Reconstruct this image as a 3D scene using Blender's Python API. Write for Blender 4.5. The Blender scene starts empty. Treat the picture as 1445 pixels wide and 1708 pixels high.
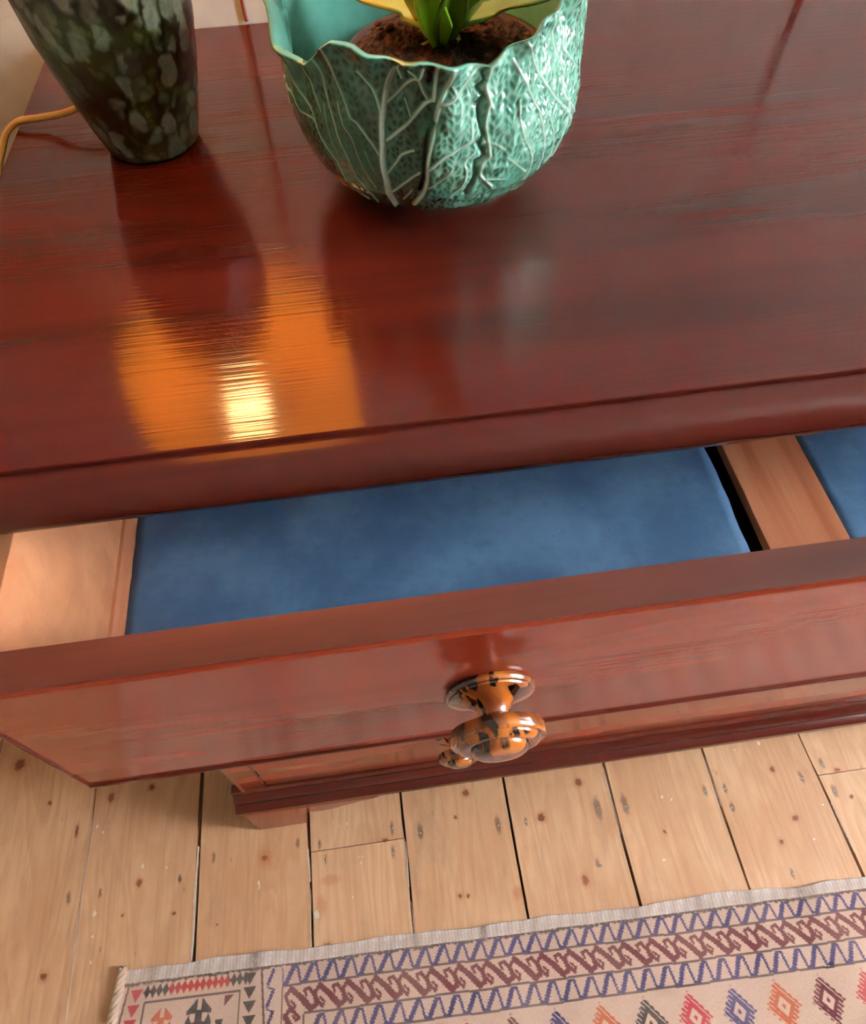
import bpy, bmesh, math, random
import numpy as np
from mathutils import Vector, Matrix
random.seed(7); rng = np.random.RandomState(7)
S = bpy.context.scene; COL = S.collection

# ------------------------------------------------------------ camera
F_PX, YAW, PITCH, ROLL, CH = 1193.41, .0932, .9637, -.0495, 1.30
def cam_rot():
    sa, ca = math.sin(YAW), math.cos(YAW); sb, cb = math.sin(PITCH), math.cos(PITCH)
    fwd = np.array([sa*cb, ca*cb, -sb]); right = np.array([ca, -sa, 0.]); down = np.cross(fwd, right)
    c, s = math.cos(ROLL), math.sin(ROLL)
    return np.array([[c, -s, 0], [s, c, 0], [0, 0, 1]]) @ np.array([right, down, fwd])
RC = cam_rot()
cam_d = bpy.data.cameras.new('camera'); cam = bpy.data.objects.new('camera', cam_d); COL.objects.link(cam)
cam_d.sensor_fit = 'HORIZONTAL'; cam_d.sensor_width = 36; cam_d.lens = F_PX/1445*36; cam_d.clip_start = .02
M = Matrix(((RC[0][0], -RC[1][0], -RC[2][0], 0), (RC[0][1], -RC[1][1], -RC[2][1], 0), (RC[0][2], -RC[1][2], -RC[2][2], CH), (0, 0, 0, 1)))
cam.matrix_world = M
S.camera = cam
def at(x, y, z=None, Y=None):
    "a point of the photograph measured back onto a level plane z or an upright plane Y"
    d = RC.T @ np.array([(x-722.5)/F_PX, (y-854)/F_PX, 1.])
    t = (z-CH)/d[2] if z is not None else Y/d[1]
    return np.array([0, 0, CH]) + t*d

# ------------------------------------------------------------ world, lights, exposure
W = bpy.data.worlds.new('world'); S.world = W; W.use_nodes = True
W.node_tree.nodes['Background'].inputs[0].default_value = (.62, .78, 1, 1)
W.node_tree.nodes['Background'].inputs[1].default_value = 1.2
def area(name, loc, rot, sx, sy, power, col):
    l = bpy.data.lights.new(name, 'AREA'); l.shape = 'RECTANGLE'; l.size = sx; l.size_y = sy; l.energy = power; l.color = col
    o = bpy.data.objects.new(name, l); COL.objects.link(o); o.location = loc; o.rotation_euler = rot; return o
WIN1 = (-.60, .16, .90, 2.35)      # right wall window: y0 y1 z0 z1
area('daylight', (2.24, -.22, 1.625), (0, math.pi/2, 0), 1.45, .78, 88, (.97, .97, 1))
S.view_settings.view_transform = 'Standard'; S.view_settings.look = 'None'; S.view_settings.gamma = 1
S.view_settings.use_curve_mapping = False; S.view_settings.exposure = 1.12

# ------------------------------------------------------------ helpers
def srgb(r, g, b):
    f = lambda c: ((c/255+.055)/1.055)**2.4 if c > 10 else c/255/12.92
    return (f(r), f(g), f(b), 1)
def link(o, parent=None):
    COL.objects.link(o)
    if parent:
        o.parent = parent
    return o
def thing(name, label, cat, loc=(0, 0, 0), group=None):
    o = bpy.data.objects.new(name, None); COL.objects.link(o); o.location = loc; o.empty_display_size = .05
    o['label'] = label; o['category'] = cat
    if group: o['group'] = group
    return o
def wpos(p):
    v = Vector((0, 0, 0))
    while p is not None: v += p.location; p = p.parent
    return v
def mobj(name, me, mat, parent=None, org=None, smooth=False, label=None, bevel=0, auto=None):
    "mesh given in world coordinates; org = world origin of the object"
    org = Vector(org) if org is not None else (wpos(parent) if parent else Vector((0, 0, 0)))
    me.transform(Matrix.Translation(-org))
    if mat: me.materials.append(mat)
    if smooth: me.polygons.foreach_set('use_smooth', [True]*len(me.polygons))
    o = bpy.data.objects.new(name, me); link(o, parent)
    o.location = org - (wpos(parent) if parent else Vector((0, 0, 0)))
    if label: o['label'] = label
    if bevel:
        m = o.modifiers.new('bevel', 'BEVEL'); m.width = bevel; m.segments = 3; m.limit_method = 'ANGLE'
        me.polygons.foreach_set('use_smooth', [True]*len(me.polygons))
        w = o.modifiers.new('wn', 'WEIGHTED_NORMAL'); w.keep_sharp = False
    return o
def mesh(name, vs, fs):
    me = bpy.data.meshes.new(name); me.from_pydata([tuple(map(float, v)) for v in vs], [], fs); me.update(); return me
def box(x0, x1, y0, y1, z0, z1):
    v = [(x, y, z) for z in (z0, z1) for y in (y0, y1) for x in (x0, x1)]
    return mesh('box', v, [(0, 2, 3, 1), (4, 5, 7, 6), (0, 1, 5, 4), (2, 6, 7, 3), (0, 4, 6, 2), (1, 3, 7, 5)])
def extrude(prof, axis, a, b):
    "closed outline of 2D points swept from a to b along axis: 'x' -> (y,z), 'y' -> (x,z), 'z' -> (x,y)"
    def P(p, t): return (t, p[0], p[1]) if axis == 'x' else (p[0], t, p[1]) if axis == 'y' else (p[0], p[1], t)
    n = len(prof); vs = [P(p, a) for p in prof]+[P(p, b) for p in prof]
    fs = [(i, (i+1) % n, n+(i+1) % n, n+i) for i in range(n)]+[tuple(range(n-1, -1, -1)), tuple(range(n, 2*n))]
    me = mesh('ext', vs, fs); fixn(me); return me
def fixn(me):
    bm = bmesh.new(); bm.from_mesh(me); bmesh.ops.recalc_face_normals(bm, faces=bm.faces); bm.to_mesh(me); bm.free()
def lathe(prof, n=48, c=(0, 0, 0), axis='z', cap=True):
    "prof: list of (radius, height)"
    vs, fs = [], []
    for r, z in prof:
        for i in range(n):
            a = 2*math.pi*i/n; u, v = r*math.cos(a), r*math.sin(a)
            vs.append((c[0]+u, c[1]+v, c[2]+z) if axis == 'z' else (c[0]+u, c[1]-z, c[2]+v))
    m = len(prof)
    for j in range(m-1):
        for i in range(n): fs.append((j*n+i, j*n+(i+1) % n, (j+1)*n+(i+1) % n, (j+1)*n+i))
    if cap:
        fs.append(tuple(range(n-1, -1, -1))); fs.append(tuple((m-1)*n+i for i in range(n)))
    me = mesh('lathe', vs, fs); fixn(me); return me
def spline(pts, n=10):
    pts = [Vector(p) for p in pts]; P = [pts[0]*2-pts[1]]+pts+[pts[-1]*2-pts[-2]]; out = []
    for i in range(1, len(P)-2):
        for k in range(n):
            t = k/n; out.append(.5*((2*P[i])+(P[i+1]-P[i-1])*t+(2*P[i-1]-5*P[i]+4*P[i+1]-P[i+2])*t*t+(3*P[i]-P[i-1]-3*P[i+1]+P[i+2])*t**3))
    return out+[pts[-1]]
def tube(path, r, n=10):
    path = [Vector(p) for p in path]; vs, fs = [], []
    up = Vector((.13, .21, 1)).normalized()
    for k, p in enumerate(path):
        d = (path[min(k+1, len(path)-1)]-path[max(k-1, 0)]).normalized()
        a = d.cross(up); a = a.normalized() if a.length > .05 else Vector((1, 0, 0)); b = d.cross(a)
        rr = r(k/(len(path)-1)) if callable(r) else r
        for i in range(n):
            t = 2*math.pi*i/n; vs.append(p+a*math.cos(t)*rr+b*math.sin(t)*rr)
    for k in range(len(path)-1):
        for i in range(n): fs.append((k*n+i, k*n+(i+1) % n, (k+1)*n+(i+1) % n, (k+1)*n+i))
    fs.append(tuple(range(n))); fs.append(tuple((len(path)-1)*n+i for i in range(n)))
    me = mesh('tube', vs, fs); fixn(me); return me
def join(ms):
    bm = bmesh.new()
    for m in ms: bm.from_mesh(m)
    me = bpy.data.meshes.new('join'); bm.to_mesh(me); bm.free(); return me
def struct(name, me, mat, **k):
    o = mobj(name, me, mat, **k); o['kind'] = 'structure'; return o

# ------------------------------------------------------------ material helpers
class NT:
    def __init__(s, name):
        s.m = bpy.data.materials.new(name); s.m.use_nodes = True; s.t = s.m.node_tree; s.n = s.t.nodes
        s.b = s.n['Principled BSDF']
    def add(s, typ, **k):
        n = s.n.new(typ)
        for a, v in k.items(): setattr(n, a, v)
        return n
    def set(s, sock, v):
        if v is None: return
        if isinstance(v, bpy.types.NodeSocket): s.t.links.new(v, sock)
        else: sock.default_value = v
    def math(s, op, a, b=None, c=None, clamp=False):
        n = s.add('ShaderNodeMath', operation=op, use_clamp=clamp); s.set(n.inputs[0], a); s.set(n.inputs[1], b); s.set(n.inputs[2], c); return n.outputs[0]
    def vmath(s, op, a, b=None):
        n = s.add('ShaderNodeVectorMath', operation=op); s.set(n.inputs[0], a); s.set(n.inputs[1], b)
        return n.outputs['Value'] if op in ('LENGTH', 'DOT_PRODUCT') else n.outputs[0]
    def map(s, v, a, b, c=0., d=1., smooth=False):
        n = s.add('ShaderNodeMapRange'); n.interpolation_type = 'SMOOTHSTEP' if smooth else 'LINEAR'
        s.set(n.inputs[0], v); 
        for i, q in enumerate((a, b, c, d)): n.inputs[1+i].default_value = q
        return n.outputs[0]
    def mix(s, f, a, b, blend='MIX'):
        n = s.add('ShaderNodeMix', data_type='RGBA', blend_type=blend); s.set(n.inputs[0], f); s.set(n.inputs[6], a); s.set(n.inputs[7], b); return n.outputs[2]
    def noise(s, vec, scale=5., detail=4., rough=.55, dist=0.):
        n = s.add('ShaderNodeTexNoise'); s.set(n.inputs['Vector'], vec); n.inputs['Scale'].default_value = scale
        n.inputs['Detail'].default_value = detail; n.inputs['Roughness'].default_value = rough; n.inputs['Distortion'].default_value = dist; return n.outputs[0]
    def voro(s, vec, scale, feature='F1', rnd=1.):
        n = s.add('ShaderNodeTexVoronoi', feature=feature); s.set(n.inputs['Vector'], vec); n.inputs['Scale'].default_value = scale; n.inputs['Randomness'].default_value = rnd; return n
    def pos(s): return s.add('ShaderNodeNewGeometry').outputs['Position']
    def objc(s): return s.add('ShaderNodeTexCoord').outputs['Object']
    def scaled(s, v, sc, off=None):
        o = s.vmath('MULTIPLY', v, sc)
        return s.vmath('ADD', o, off) if off is not None else o
    def bump(s, h, strength=.3, dist=.002):
        n = s.add('ShaderNodeBump'); n.inputs['Strength'].default_value = strength; n.inputs['Distance'].default_value = dist; s.set(n.inputs['Height'], h)
        s.t.links.new(n.outputs[0], s.b.inputs['Normal']); return n
    def p(s, **k):
        for a, v in k.items(): s.set(s.b.inputs[a.replace('_', ' ')], v)
        return s.m
    def rnd(s): return s.add('ShaderNodeObjectInfo').outputs['Random']

def wood(name, mid, dark, lite, axis='x', rough=.2, coat=.0, coat_ior=1.5, streak=1., ior=1.5, rand=False, big=1., coat_rough=.1, brush=.08, grain=.35):
    m = NT(name); v = m.pos()
    if rand:
        r = m.rnd(); c = m.add('ShaderNodeCombineXYZ'); m.set(c.inputs[0], m.math('MULTIPLY', r, 37.)); m.set(c.inputs[1], m.math('MULTIPLY', r, 91.)); m.set(c.inputs[2], m.math('MULTIPLY', r, 13.))
        v = m.vmath('ADD', v, c.outputs[0])
    sc = {'x': (1.1, 13, 13), 'y': (13, 1.1, 13), 'z': (13, 13, 1.1)}[axis]
    fs = {'x': (6, 230, 230), 'y': (230, 6, 230), 'z': (230, 230, 6)}[axis]
    a = m.noise(m.scaled(v, tuple(q*big for q in sc)), 1.2, 3, .5, .6)
    b = m.noise(m.scaled(v, fs), 1., 3, .6)
    c = m.noise(m.scaled(v, tuple(q*1.6*big for q in sc), (3.1, 1.7, 8.)), 1.1, 2, .45, .1)
    g2 = m.noise(m.scaled(v, {'x': (3, 420, 420), 'y': (420, 3, 420), 'z': (420, 420, 3)}[axis]), 1., 2, .5)
    col = m.mix(m.map(a, .30, .56, 1, 0, True), mid, dark)
    col = m.mix(m.math('MULTIPLY', m.map(c, .38, .85, 0, 1, True), .7*streak), col, lite)
    col = m.mix(m.math('MULTIPLY', m.map(b, .5, .75), grain), col, dark)
    bn = m.bump(m.math('ADD', m.math('MULTIPLY', b, .5), g2), brush, .0006)
    m.t.links.new(bn.outputs[0], m.b.inputs['Coat Normal'])
    return m.p(Base_Color=col, Roughness=m.map(a, .3, .7, rough*.9, rough*1.15), IOR=ior, Coat_Weight=coat, Coat_IOR=coat_ior, Coat_Roughness=coat_rough)

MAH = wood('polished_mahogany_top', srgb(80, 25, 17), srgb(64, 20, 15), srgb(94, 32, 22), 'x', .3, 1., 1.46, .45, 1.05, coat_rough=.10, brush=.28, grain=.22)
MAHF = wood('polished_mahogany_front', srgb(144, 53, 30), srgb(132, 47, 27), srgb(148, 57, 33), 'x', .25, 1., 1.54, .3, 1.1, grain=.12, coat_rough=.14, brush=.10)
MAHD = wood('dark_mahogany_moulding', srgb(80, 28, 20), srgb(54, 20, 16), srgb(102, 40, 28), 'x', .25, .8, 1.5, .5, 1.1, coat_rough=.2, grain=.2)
MAHR = wood('dull_mahogany_edge', srgb(96, 42, 28), srgb(66, 28, 20), srgb(124, 62, 42), 'x', .5, .1)
CASE = wood('mahogany_carcass_side', srgb(120, 50, 30), srgb(80, 32, 22), srgb(150, 74, 46), 'z', .3, .6)
INNER = wood('bare_drawer_wood', srgb(205, 140, 96), srgb(182, 118, 78), srgb(222, 162, 116), 'x', .6, 0., streak=.6)
SLIP = wood('drawer_slip_wood', srgb(196, 128, 92), srgb(172, 108, 74), srgb(214, 150, 112), 'y', .5, 0.)
MUNT = wood('muntin_wood', srgb(214, 136, 96), srgb(186, 108, 70), srgb(230, 164, 122), 'y', .45, .1, streak=1., big=2.)
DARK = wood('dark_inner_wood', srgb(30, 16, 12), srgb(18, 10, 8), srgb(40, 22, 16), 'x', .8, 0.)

def blue_mat():
    m = NT('blue_lining_paper'); v = m.objc()
    a = m.noise(v, 9, 5, .6); b = m.noise(v, 60, 4, .6); d = m.voro(v, 90)
    col = m.mix(m.map(a, .35, .7, 0, 1, True), srgb(74, 112, 152), srgb(104, 148, 188))
    col = m.mix(m.math('MULTIPLY', m.map(b, .55, .75), .35), col, srgb(74, 108, 124))
    sp = m.math('MULTIPLY', m.map(d.outputs[0], .02, .07, 1, 0), m.map(m.noise(v, 14, 2), .58, .62))
    col = m.mix(m.math('MULTIPLY', sp, .8), col, srgb(170, 190, 190))
    dk = m.math('MULTIPLY', m.map(m.voro(m.vmath('ADD', v, (3, 2, 1)), 60).outputs[0], .03, .07, 1, 0), m.map(m.noise(v, 11, 2), .56, .6))
    col = m.mix(m.math('MULTIPLY', dk, .6), col, srgb(30, 50, 80))
    m.bump(m.math('ADD', a, m.math('MULTIPLY', b, .3)), .35, .004)
    return m.p(Base_Color=col, Roughness=.55)
BLUE = blue_mat()

def knob_mat():
    m = NT('tiger_figured_wood'); v = m.objc()
    w = m.vmath('ADD', m.scaled(v, (1, .45, .8)), m.scaled(m.add('ShaderNodeTexNoise').outputs[1], (.0, .0, .0)))
    a = m.noise(w, 24, 3, .5, 2.6); b = m.noise(v, 22, 3, .5, .8)
    col = m.mix(m.map(b, .35, .65, 0, 1, True), srgb(120, 56, 24), srgb(196, 112, 38))
    col = m.mix(m.map(a, .49, .55, 0, 1, True), col, srgb(28, 13, 10))
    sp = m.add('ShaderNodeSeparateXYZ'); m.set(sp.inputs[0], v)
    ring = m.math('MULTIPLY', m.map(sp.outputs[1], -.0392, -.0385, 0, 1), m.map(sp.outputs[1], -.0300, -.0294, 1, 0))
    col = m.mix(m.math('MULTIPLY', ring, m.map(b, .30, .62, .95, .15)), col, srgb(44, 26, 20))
    return m.p(Base_Color=col, Roughness=.25, Coat_Weight=1., Coat_Roughness=.08, Coat_IOR=1.6)
KNOB = knob_mat()

def plain(name, col, rough=.6, **k):
    m = NT(name); v = m.objc(); a = m.noise(v, 30, 4)
    c = m.mix(m.map(a, .3, .7), tuple(q*.88 for q in col[:3])+(1,), tuple(min(1, q*1.08) for q in col[:3])+(1,))
    m.bump(a, .15, .001)
    return m.p(Base_Color=c, Roughness=rough, **k)
WALL = plain('painted_wall', srgb(166, 168, 162), .7)
WALL2 = plain('painted_side_wall', srgb(150, 140, 118), .7)
CEIL = plain('painted_ceiling', srgb(176, 170, 156), .8)
WHITE = plain('white_gloss_paint', srgb(232, 230, 224), .35)
CORD = plain('red_brown_cord', srgb(112, 44, 26), .5)
FLEX = plain('golden_flex', srgb(196, 158, 84), .4)
CAULK = plain('old_white_filler', srgb(214, 196, 178), .8)
BRASS = NT('brass').p(Base_Color=srgb(190, 150, 70), Metallic=1., Roughness=.25)
GLASS = NT('window_glass').p(Base_Color=(1, 1, 1, 1), Roughness=0., Transmission_Weight=1., IOR=1.02)
SUBF = plain('dark_void_under_boards', srgb(32, 22, 16), .9)

# floorboards with the knots and nail stains the photograph shows, at their places on the floor
def floor_mat():
    m = NT('scrubbed_pine_boards'); P = m.pos(); r = m.rnd()
    c = m.add('ShaderNodeCombineXYZ'); m.set(c.inputs[0], m.math('MULTIPLY', r, 37.)); m.set(c.inputs[1], m.math('MULTIPLY', r, 91.)); m.set(c.inputs[2], m.math('MULTIPLY', r, 13.))
    v = m.vmath('ADD', P, c.outputs[0])
    # cathedral grain
    q = m.scaled(v, (9, 1.3, 9)); n0 = m.noise(q, 1., 3, .5, .4)
    ring = m.math('FRACT', m.math('MULTIPLY', n0, 16.))
    ring = m.math('MULTIPLY', m.map(ring, 0, .75, 0, 1, True), m.map(ring, .8, 1, 1, 0, True))
    fine = m.noise(m.scaled(v, (190, 7, 190)), 1., 3, .6)
    blot = m.noise(m.scaled(v, (7, 4, 7)), 1., 4, .6)
    col = m.mix(m.map(blot, .32, .68, 0, 1, True), srgb(196, 152, 114), srgb(218, 178, 138))
    col = m.mix(m.math('MULTIPLY', ring, .28), col, srgb(180, 128, 84))
    col = m.mix(m.math('MULTIPLY', m.map(fine, .5, .75), .38), col, srgb(158, 118, 86))
    grey = m.noise(m.scaled(v, (14, 5, 14), (5, 5, 5)), 1., 5, .65)
    col = m.mix(m.math('MULTIPLY', m.map(grey, .56, .72, 0, 1, True), .4), col, srgb(150, 120, 96))
    dots = m.voro(m.scaled(v, (1, .35, 1)), 62)
    dm = m.math('MULTIPLY', m.map(dots.outputs[0], .05, .12, 1, 0), m.map(m.noise(v, 9, 2), .54, .6))
    col = m.mix(m.math('MULTIPLY', dm, .55), col, srgb(120, 84, 60))
    wob = m.vmath('ADD', P, m.scaled(m.vmath('SUBTRACT', (lambda n: (m.set(n.inputs['Vector'], P), setattr(n.inputs['Scale'], 'default_value', 160.), n.outputs[1])[2])(m.add('ShaderNodeTexNoise')), (.5, .5, .5)), (.006, .008, 0)))
    def blobs(lst, e0, e1, wid=1):
        acc = None
        for px, py, rx, ry in lst:
            o = at(px, py, 0)
            d = m.vmath('LENGTH', m.scaled(m.vmath('SUBTRACT', wob, (o[0], o[1], 0)), (1/rx, 1/ry, 0)))
            f = m.map(d, e0, e1, 1, 0, True); acc = f if acc is None else m.math('MAXIMUM', acc, f)
        return acc
    z6 = lambda l: [(x/2.89, y/2.89+1208, a, b) for x, y, a, b in l]
    z7 = lambda l: [(x/2.89+500, y/2.89+1308, a, b) for x, y, a, b in l]
    z8 = lambda l: [(x/2.89+945, y/2.89+1208, a, b) for x, y, a, b in l]
    knots = z6([(733, 303, .0055, .006), (535, 355, .006, .008), (672, 763, .005, .006), (1277, 643, .006, .006), (208, 1217, .006, .006), (590, 922, .0025, .003), (837, 912, .003, .003), (95, 195, .01, .012), (240, 378, .003, .004), (370, 515, .003, .011), (1045, 967, .002, .002)]) \
        + z7([(800, 42, .006, .006), (775, 538, .004, .004), (812, 538, .003, .003), (1165, 160, .007, .007), (1378, 462, .006, .008), (752, 160, .003, .003), (133, 775, .006, .004), (410, 268, .005, .003)]) \
        + z8([(58, 280, .007, .007), (92, 750, .006, .008), (1038, 568, .004, .005), (1105, 452, .006, .005), (993, 218, .005, .005), (1305, 218, .006, .004), (1375, 350, .003, .003), (475, 520, .003, .003)])
    soft = z7([(105, 585, .011, .018), (1055, 525, .012, .012), (150, 460, .02, .01)]) + z6([(1275, 640, .016, .02)])
    stain = z6([(330, 835, .0045, .014), (482, 815, .004, .010), (867, 745, .004, .009), (1030, 640, .004, .011), (1435, 575, .004, .012)]) \
        + z7([(125, 365, .003, .010), (445, 215, .004, .016), (450, 325, .004, .012), (582, 230, .0055, .017), (957, 195, .0065, .020), (1090, 178, .004, .009), (1435, 110, .008, .022), (97, 290, .003, .010)]) \
        + z8([(152, 410, .008, .024), (282, 385, .0075, .022), (668, 320, .004, .012), (765, 310, .004, .012), (800, 398, .005, .010), (1133, 255, .005, .014), (1232, 188, .005, .012), (1292, 320, .006, .014), (150, 670, .004, .010), (1090, 720, .004, .010)])
    paint = z7([(82, 628, .0045, .006), (160, 185, .0012, .002), (190, 200, .001, .002), (228, 190, .0014, .002), (285, 348, .001, .002), (303, 348, .002, .002), (297, 378, .002, .002), (255, 548, .0015, .002)]) \
        + z6([(468, 493, .0022, .003), (495, 520, .002, .003), (688, 683, .0022, .004), (803, 690, .0012, .002), (455, 915, .003, .004), (446, 1022, .0015, .003), (436, 1148, .0012, .003), (1248, 775, .0015, .008)]) \
        + z8([(462, 352, .0022, .003), (508, 362, .0014, .002), (813, 125, .002, .002), (928, 92, .0025, .004), (1238, 385, .002, .002), (1194, 552, .0015, .002), (470, 655, .003, .002)])
    kb = blobs(knots, .55, 1.15)
    ks = blobs(knots, 1.0, 2.2)
    col = m.mix(m.math('MULTIPLY', ks, .35), col, srgb(178, 112, 66))
    col = m.mix(m.math('MULTIPLY', blobs(soft, .3, 1.2), .5), col, srgb(172, 104, 62))
    col = m.mix(m.math('MULTIPLY', kb, .9), col, srgb(120, 54, 26))
    col = m.mix(m.math('MULTIPLY', blobs(stain, .35, 1.05), .72), col, srgb(92, 66, 52))
    col = m.mix(m.math('MULTIPLY', blobs(paint, .7, 1.1), .85), col, srgb(225, 218, 208))
    m.bump(m.math('ADD', fine, m.math('MULTIPLY', ring, .4)), .12, .001)
    return m.p(Base_Color=col, Roughness=m.map(blot, .3, .7, .42, .55), IOR=1.45)
FLOOR = floor_mat()

# ------------------------------------------------------------ room shell
X0, X1, Y0, Y1, ZC = -1.5, 2.1, -2.4, .985, 2.6
struct('wall_back', box(X0-.1, X1+.1, Y1, Y1+.1, -.06, ZC), WALL)
struct('wall_left', box(X0-.1, X0, Y0-.1, Y1, -.06, ZC), WALL2)
def wall_hole(axis, c0, c1, a0, a1, h, mat, name):
    ha0, ha1, z0, z1 = h
    parts = []
    for (u0, u1, w0, w1) in ((a0, ha0, -.06, ZC), (ha1, a1, -.06, ZC), (ha0, ha1, -.06, z0), (ha0, ha1, z1, ZC)):
        parts.append(box(c0, c1, u0, u1, w0, w1) if axis == 'x' else box(u0, u1, c0, c1, w0, w1))
    struct(name, join(parts), mat)
wall_hole('x', X1, X1+.1, Y0-.1, Y1, WIN1, WALL2, 'wall_right')
struct('wall_front', box(X0, X1, Y0-.1, Y0, -.06, ZC), WALL2)
struct('ceiling', box(X0-.1, X1+.1, Y0-.1, Y1+.1, ZC, ZC+.1), CEIL)
def window(name, axis, c, h):
    a0, a1, z0, z1 = h
    B = (lambda u0, u1, w0, w1, d0=0, d1=.05: box(c+d0, c+d1, u0, u1, w0, w1)) if axis == 'x' else (lambda u0, u1, w0, w1, d0=0, d1=.05: box(u0, u1, c+d0, c+d1, w0, w1))
    w = .05; am, zm = (a0+a1)/2, (z0+z1)/2
    o = struct(name, join([B(a0, a0+w, z0, z1), B(a1-w, a1, z0, z1), B(a0+w, a1-w, z0, z0+w), B(a0+w, a1-w, z1-w, z1), B(a0+w, a1-w, zm-.02, zm+.02)]), WHITE)
    for (u0, u1, w0, w1) in ((a0+w, a1-w, z0+w, zm-.02), (a0+w, a1-w, zm+.02, z1-w)):
        mobj('pane', B(u0, u1, w0, w1, .02, .024), GLASS, o)
        mobj('glazing_bar', B(am-.012, am+.012, w0, w1, .01, .035), WHITE, o)
window('window_1', 'x', X1+.02, WIN1)
struct('baseboard_back', box(X0, X1, Y1-.018, Y1, 0, .14), WHITE, bevel=.004)
struct('baseboard_left', box(X0, X0+.018, Y0, Y1-.018, 0, .14), WHITE, bevel=.004)
struct('baseboard_right', box(X1-.018, X1, Y0, Y1-.018, 0, .14), WHITE, bevel=.004)

# floor: each board a piece
FL = struct('floor', box(X0, X1, Y0, Y1, -.06, -.024), SUBF)
bounds = [-1.5, -1.33, -1.145, -.955, -.77, -.585, -.398, -.2125, -.052, .129, .309, .488, .668, .846, 1.03, 1.21, 1.39, 1.575, 1.75, 1.93, 2.1]
slant = {-.585: 0, -.398: .012, -.052: -.012, .668: .03}
gapw = {-.585: .0018, -.398: .0062, -.2125: .005, -.052: .0032, .129: .004, .309: .0044, .488: .0034, .668: .0034}
def edge_x(b, y, seed):
    r = random.Random(round(b*1000)+seed)
    x = b - slant.get(b, 0)*(0 if b != .668 else 1)*(y-.318)
    return x + .0009*math.sin(y*23+r.random()*9) + .0006*math.sin(y*61+r.random()*9)
def plank(i, ya, yb):
    b0, b1 = bounds[i], bounds[i+1]; g0, g1 = gapw.get(b0, .003)/2, gapw.get(b1, .003)/2
    n = 26; ys = [ya+(yb-ya)*k/n for k in range(n+1)]
    L = [(edge_x(b0, y, 0)+g0+random.uniform(0, .0005), y) for y in ys]; R = [(edge_x(b1, y, 0)-g1-random.uniform(0, .0005), y) for y in ys]
    lift = -random.uniform(0, .0008)
    vs = [(x, y, lift) for x, y in L]+[(x, y, lift) for x, y in R]; m_ = n+1
    vs += [(x, y, -.0235) for x, y, z in vs]
    fs = [(k, m_+k, m_+k+1, k+1) for k in range(n)]+[(2*m_+k, 2*m_+k+1, 3*m_+k+1, 3*m_+k) for k in range(n)]
    fs += [(k, k+1, 2*m_+k+1, 2*m_+k) for k in range(n)]+[(m_+k, 3*m_+k, 3*m_+k+1, m_+k+1) for k in range(n)]
    fs += [(0, 2*m_, 3*m_, m_), (n, m_+n, 3*m_+n, 2*m_+n)]
    me = mesh('plank', vs, fs); fixn(me); mobj('plank', me, FLOOR, FL, org=((b0+b1)/2, (ya+yb)/2, 0))
jointA = at(595, 1410, 0)[1]; jointB = at(1408, 1287, 0)[1]
for i in range(len(bounds)-1):
    if bounds[i] == -.2125: plank(i, Y0, jointA-.0007); plank(i, jointA+.0007, Y1)
    elif bounds[i] == .668: plank(i, Y0, jointB-.0006); plank(i, jointB+.0006, Y1)
    elif i % 3 == 1 and bounds[i] < -.6: plank(i, Y0, -.9); plank(i, -.899, Y1)
    else: plank(i, Y0, Y1)
# old filler left along some of the gaps
def filler(b, ya, yb, side, w):
    n = 40; vs, fs = [], []
    for k in range(n+1):
        y = ya+(yb-ya)*k/n; g = gapw.get(b, .003)/2; x = edge_x(b, y, 0)+side*g*.75; ww = w*(.5+.6*random.random())
        vs += [(x-ww/2, y, .0004), (x+ww/2, y, .0004), (x-ww/2, y, -.006), (x+ww/2, y, -.006)]
    for k in range(n):
        a = 4*k; fs += [(a, a+1, a+5, a+4), (a, a+4, a+6, a+2), (a+1, a+3, a+7, a+5)]
    me = mesh('filler', vs, fs); fixn(me); mobj('gap_filler', me, CAULK, FL)
filler(-.398, .09, .28, -1, .0032); filler(-.585, -.05, .35, 0, .0014)
filler(-.2125, .20, .25, -1, .003); filler(-.2125, .10, .19, -1, .0013); filler(-.052, .17, .24, -1, .0022); filler(-.052, .05, .15, 0, .0012)
filler(.129, .24, .27, -1, .0012); filler(.309, .2, .31, -1, .0012); filler(.488, .22, .3, 0, .001); filler(.668, .12, .2, 1, .0012)
# nail heads
def nail(px, py):
    o = at(px, py, 0); mobj('nail', lathe([(.0016, -.002), (.0022, .0004), (.0014, .0009), (.0004, .001)], 8, (o[0], o[1], 0)), NAIL, FL, org=(o[0], o[1], 0))
NAIL = NT('worn_steel').p(Base_Color=srgb(170, 165, 160), Metallic=.9, Roughness=.35)
for x, y in ((125, 365), (445, 215), (450, 335), (582, 235), (957, 200), (1090, 180), (97, 295)): nail(x/2.89+500, y/2.89+1308)
for x, y in ((150, 400), (285, 398), (668, 325), (765, 312), (798, 402), (1133, 262), (1232, 192), (1290, 322), (165, 682), (1090, 722)): nail(x/2.89+945, y/2.89+1208)

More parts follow.
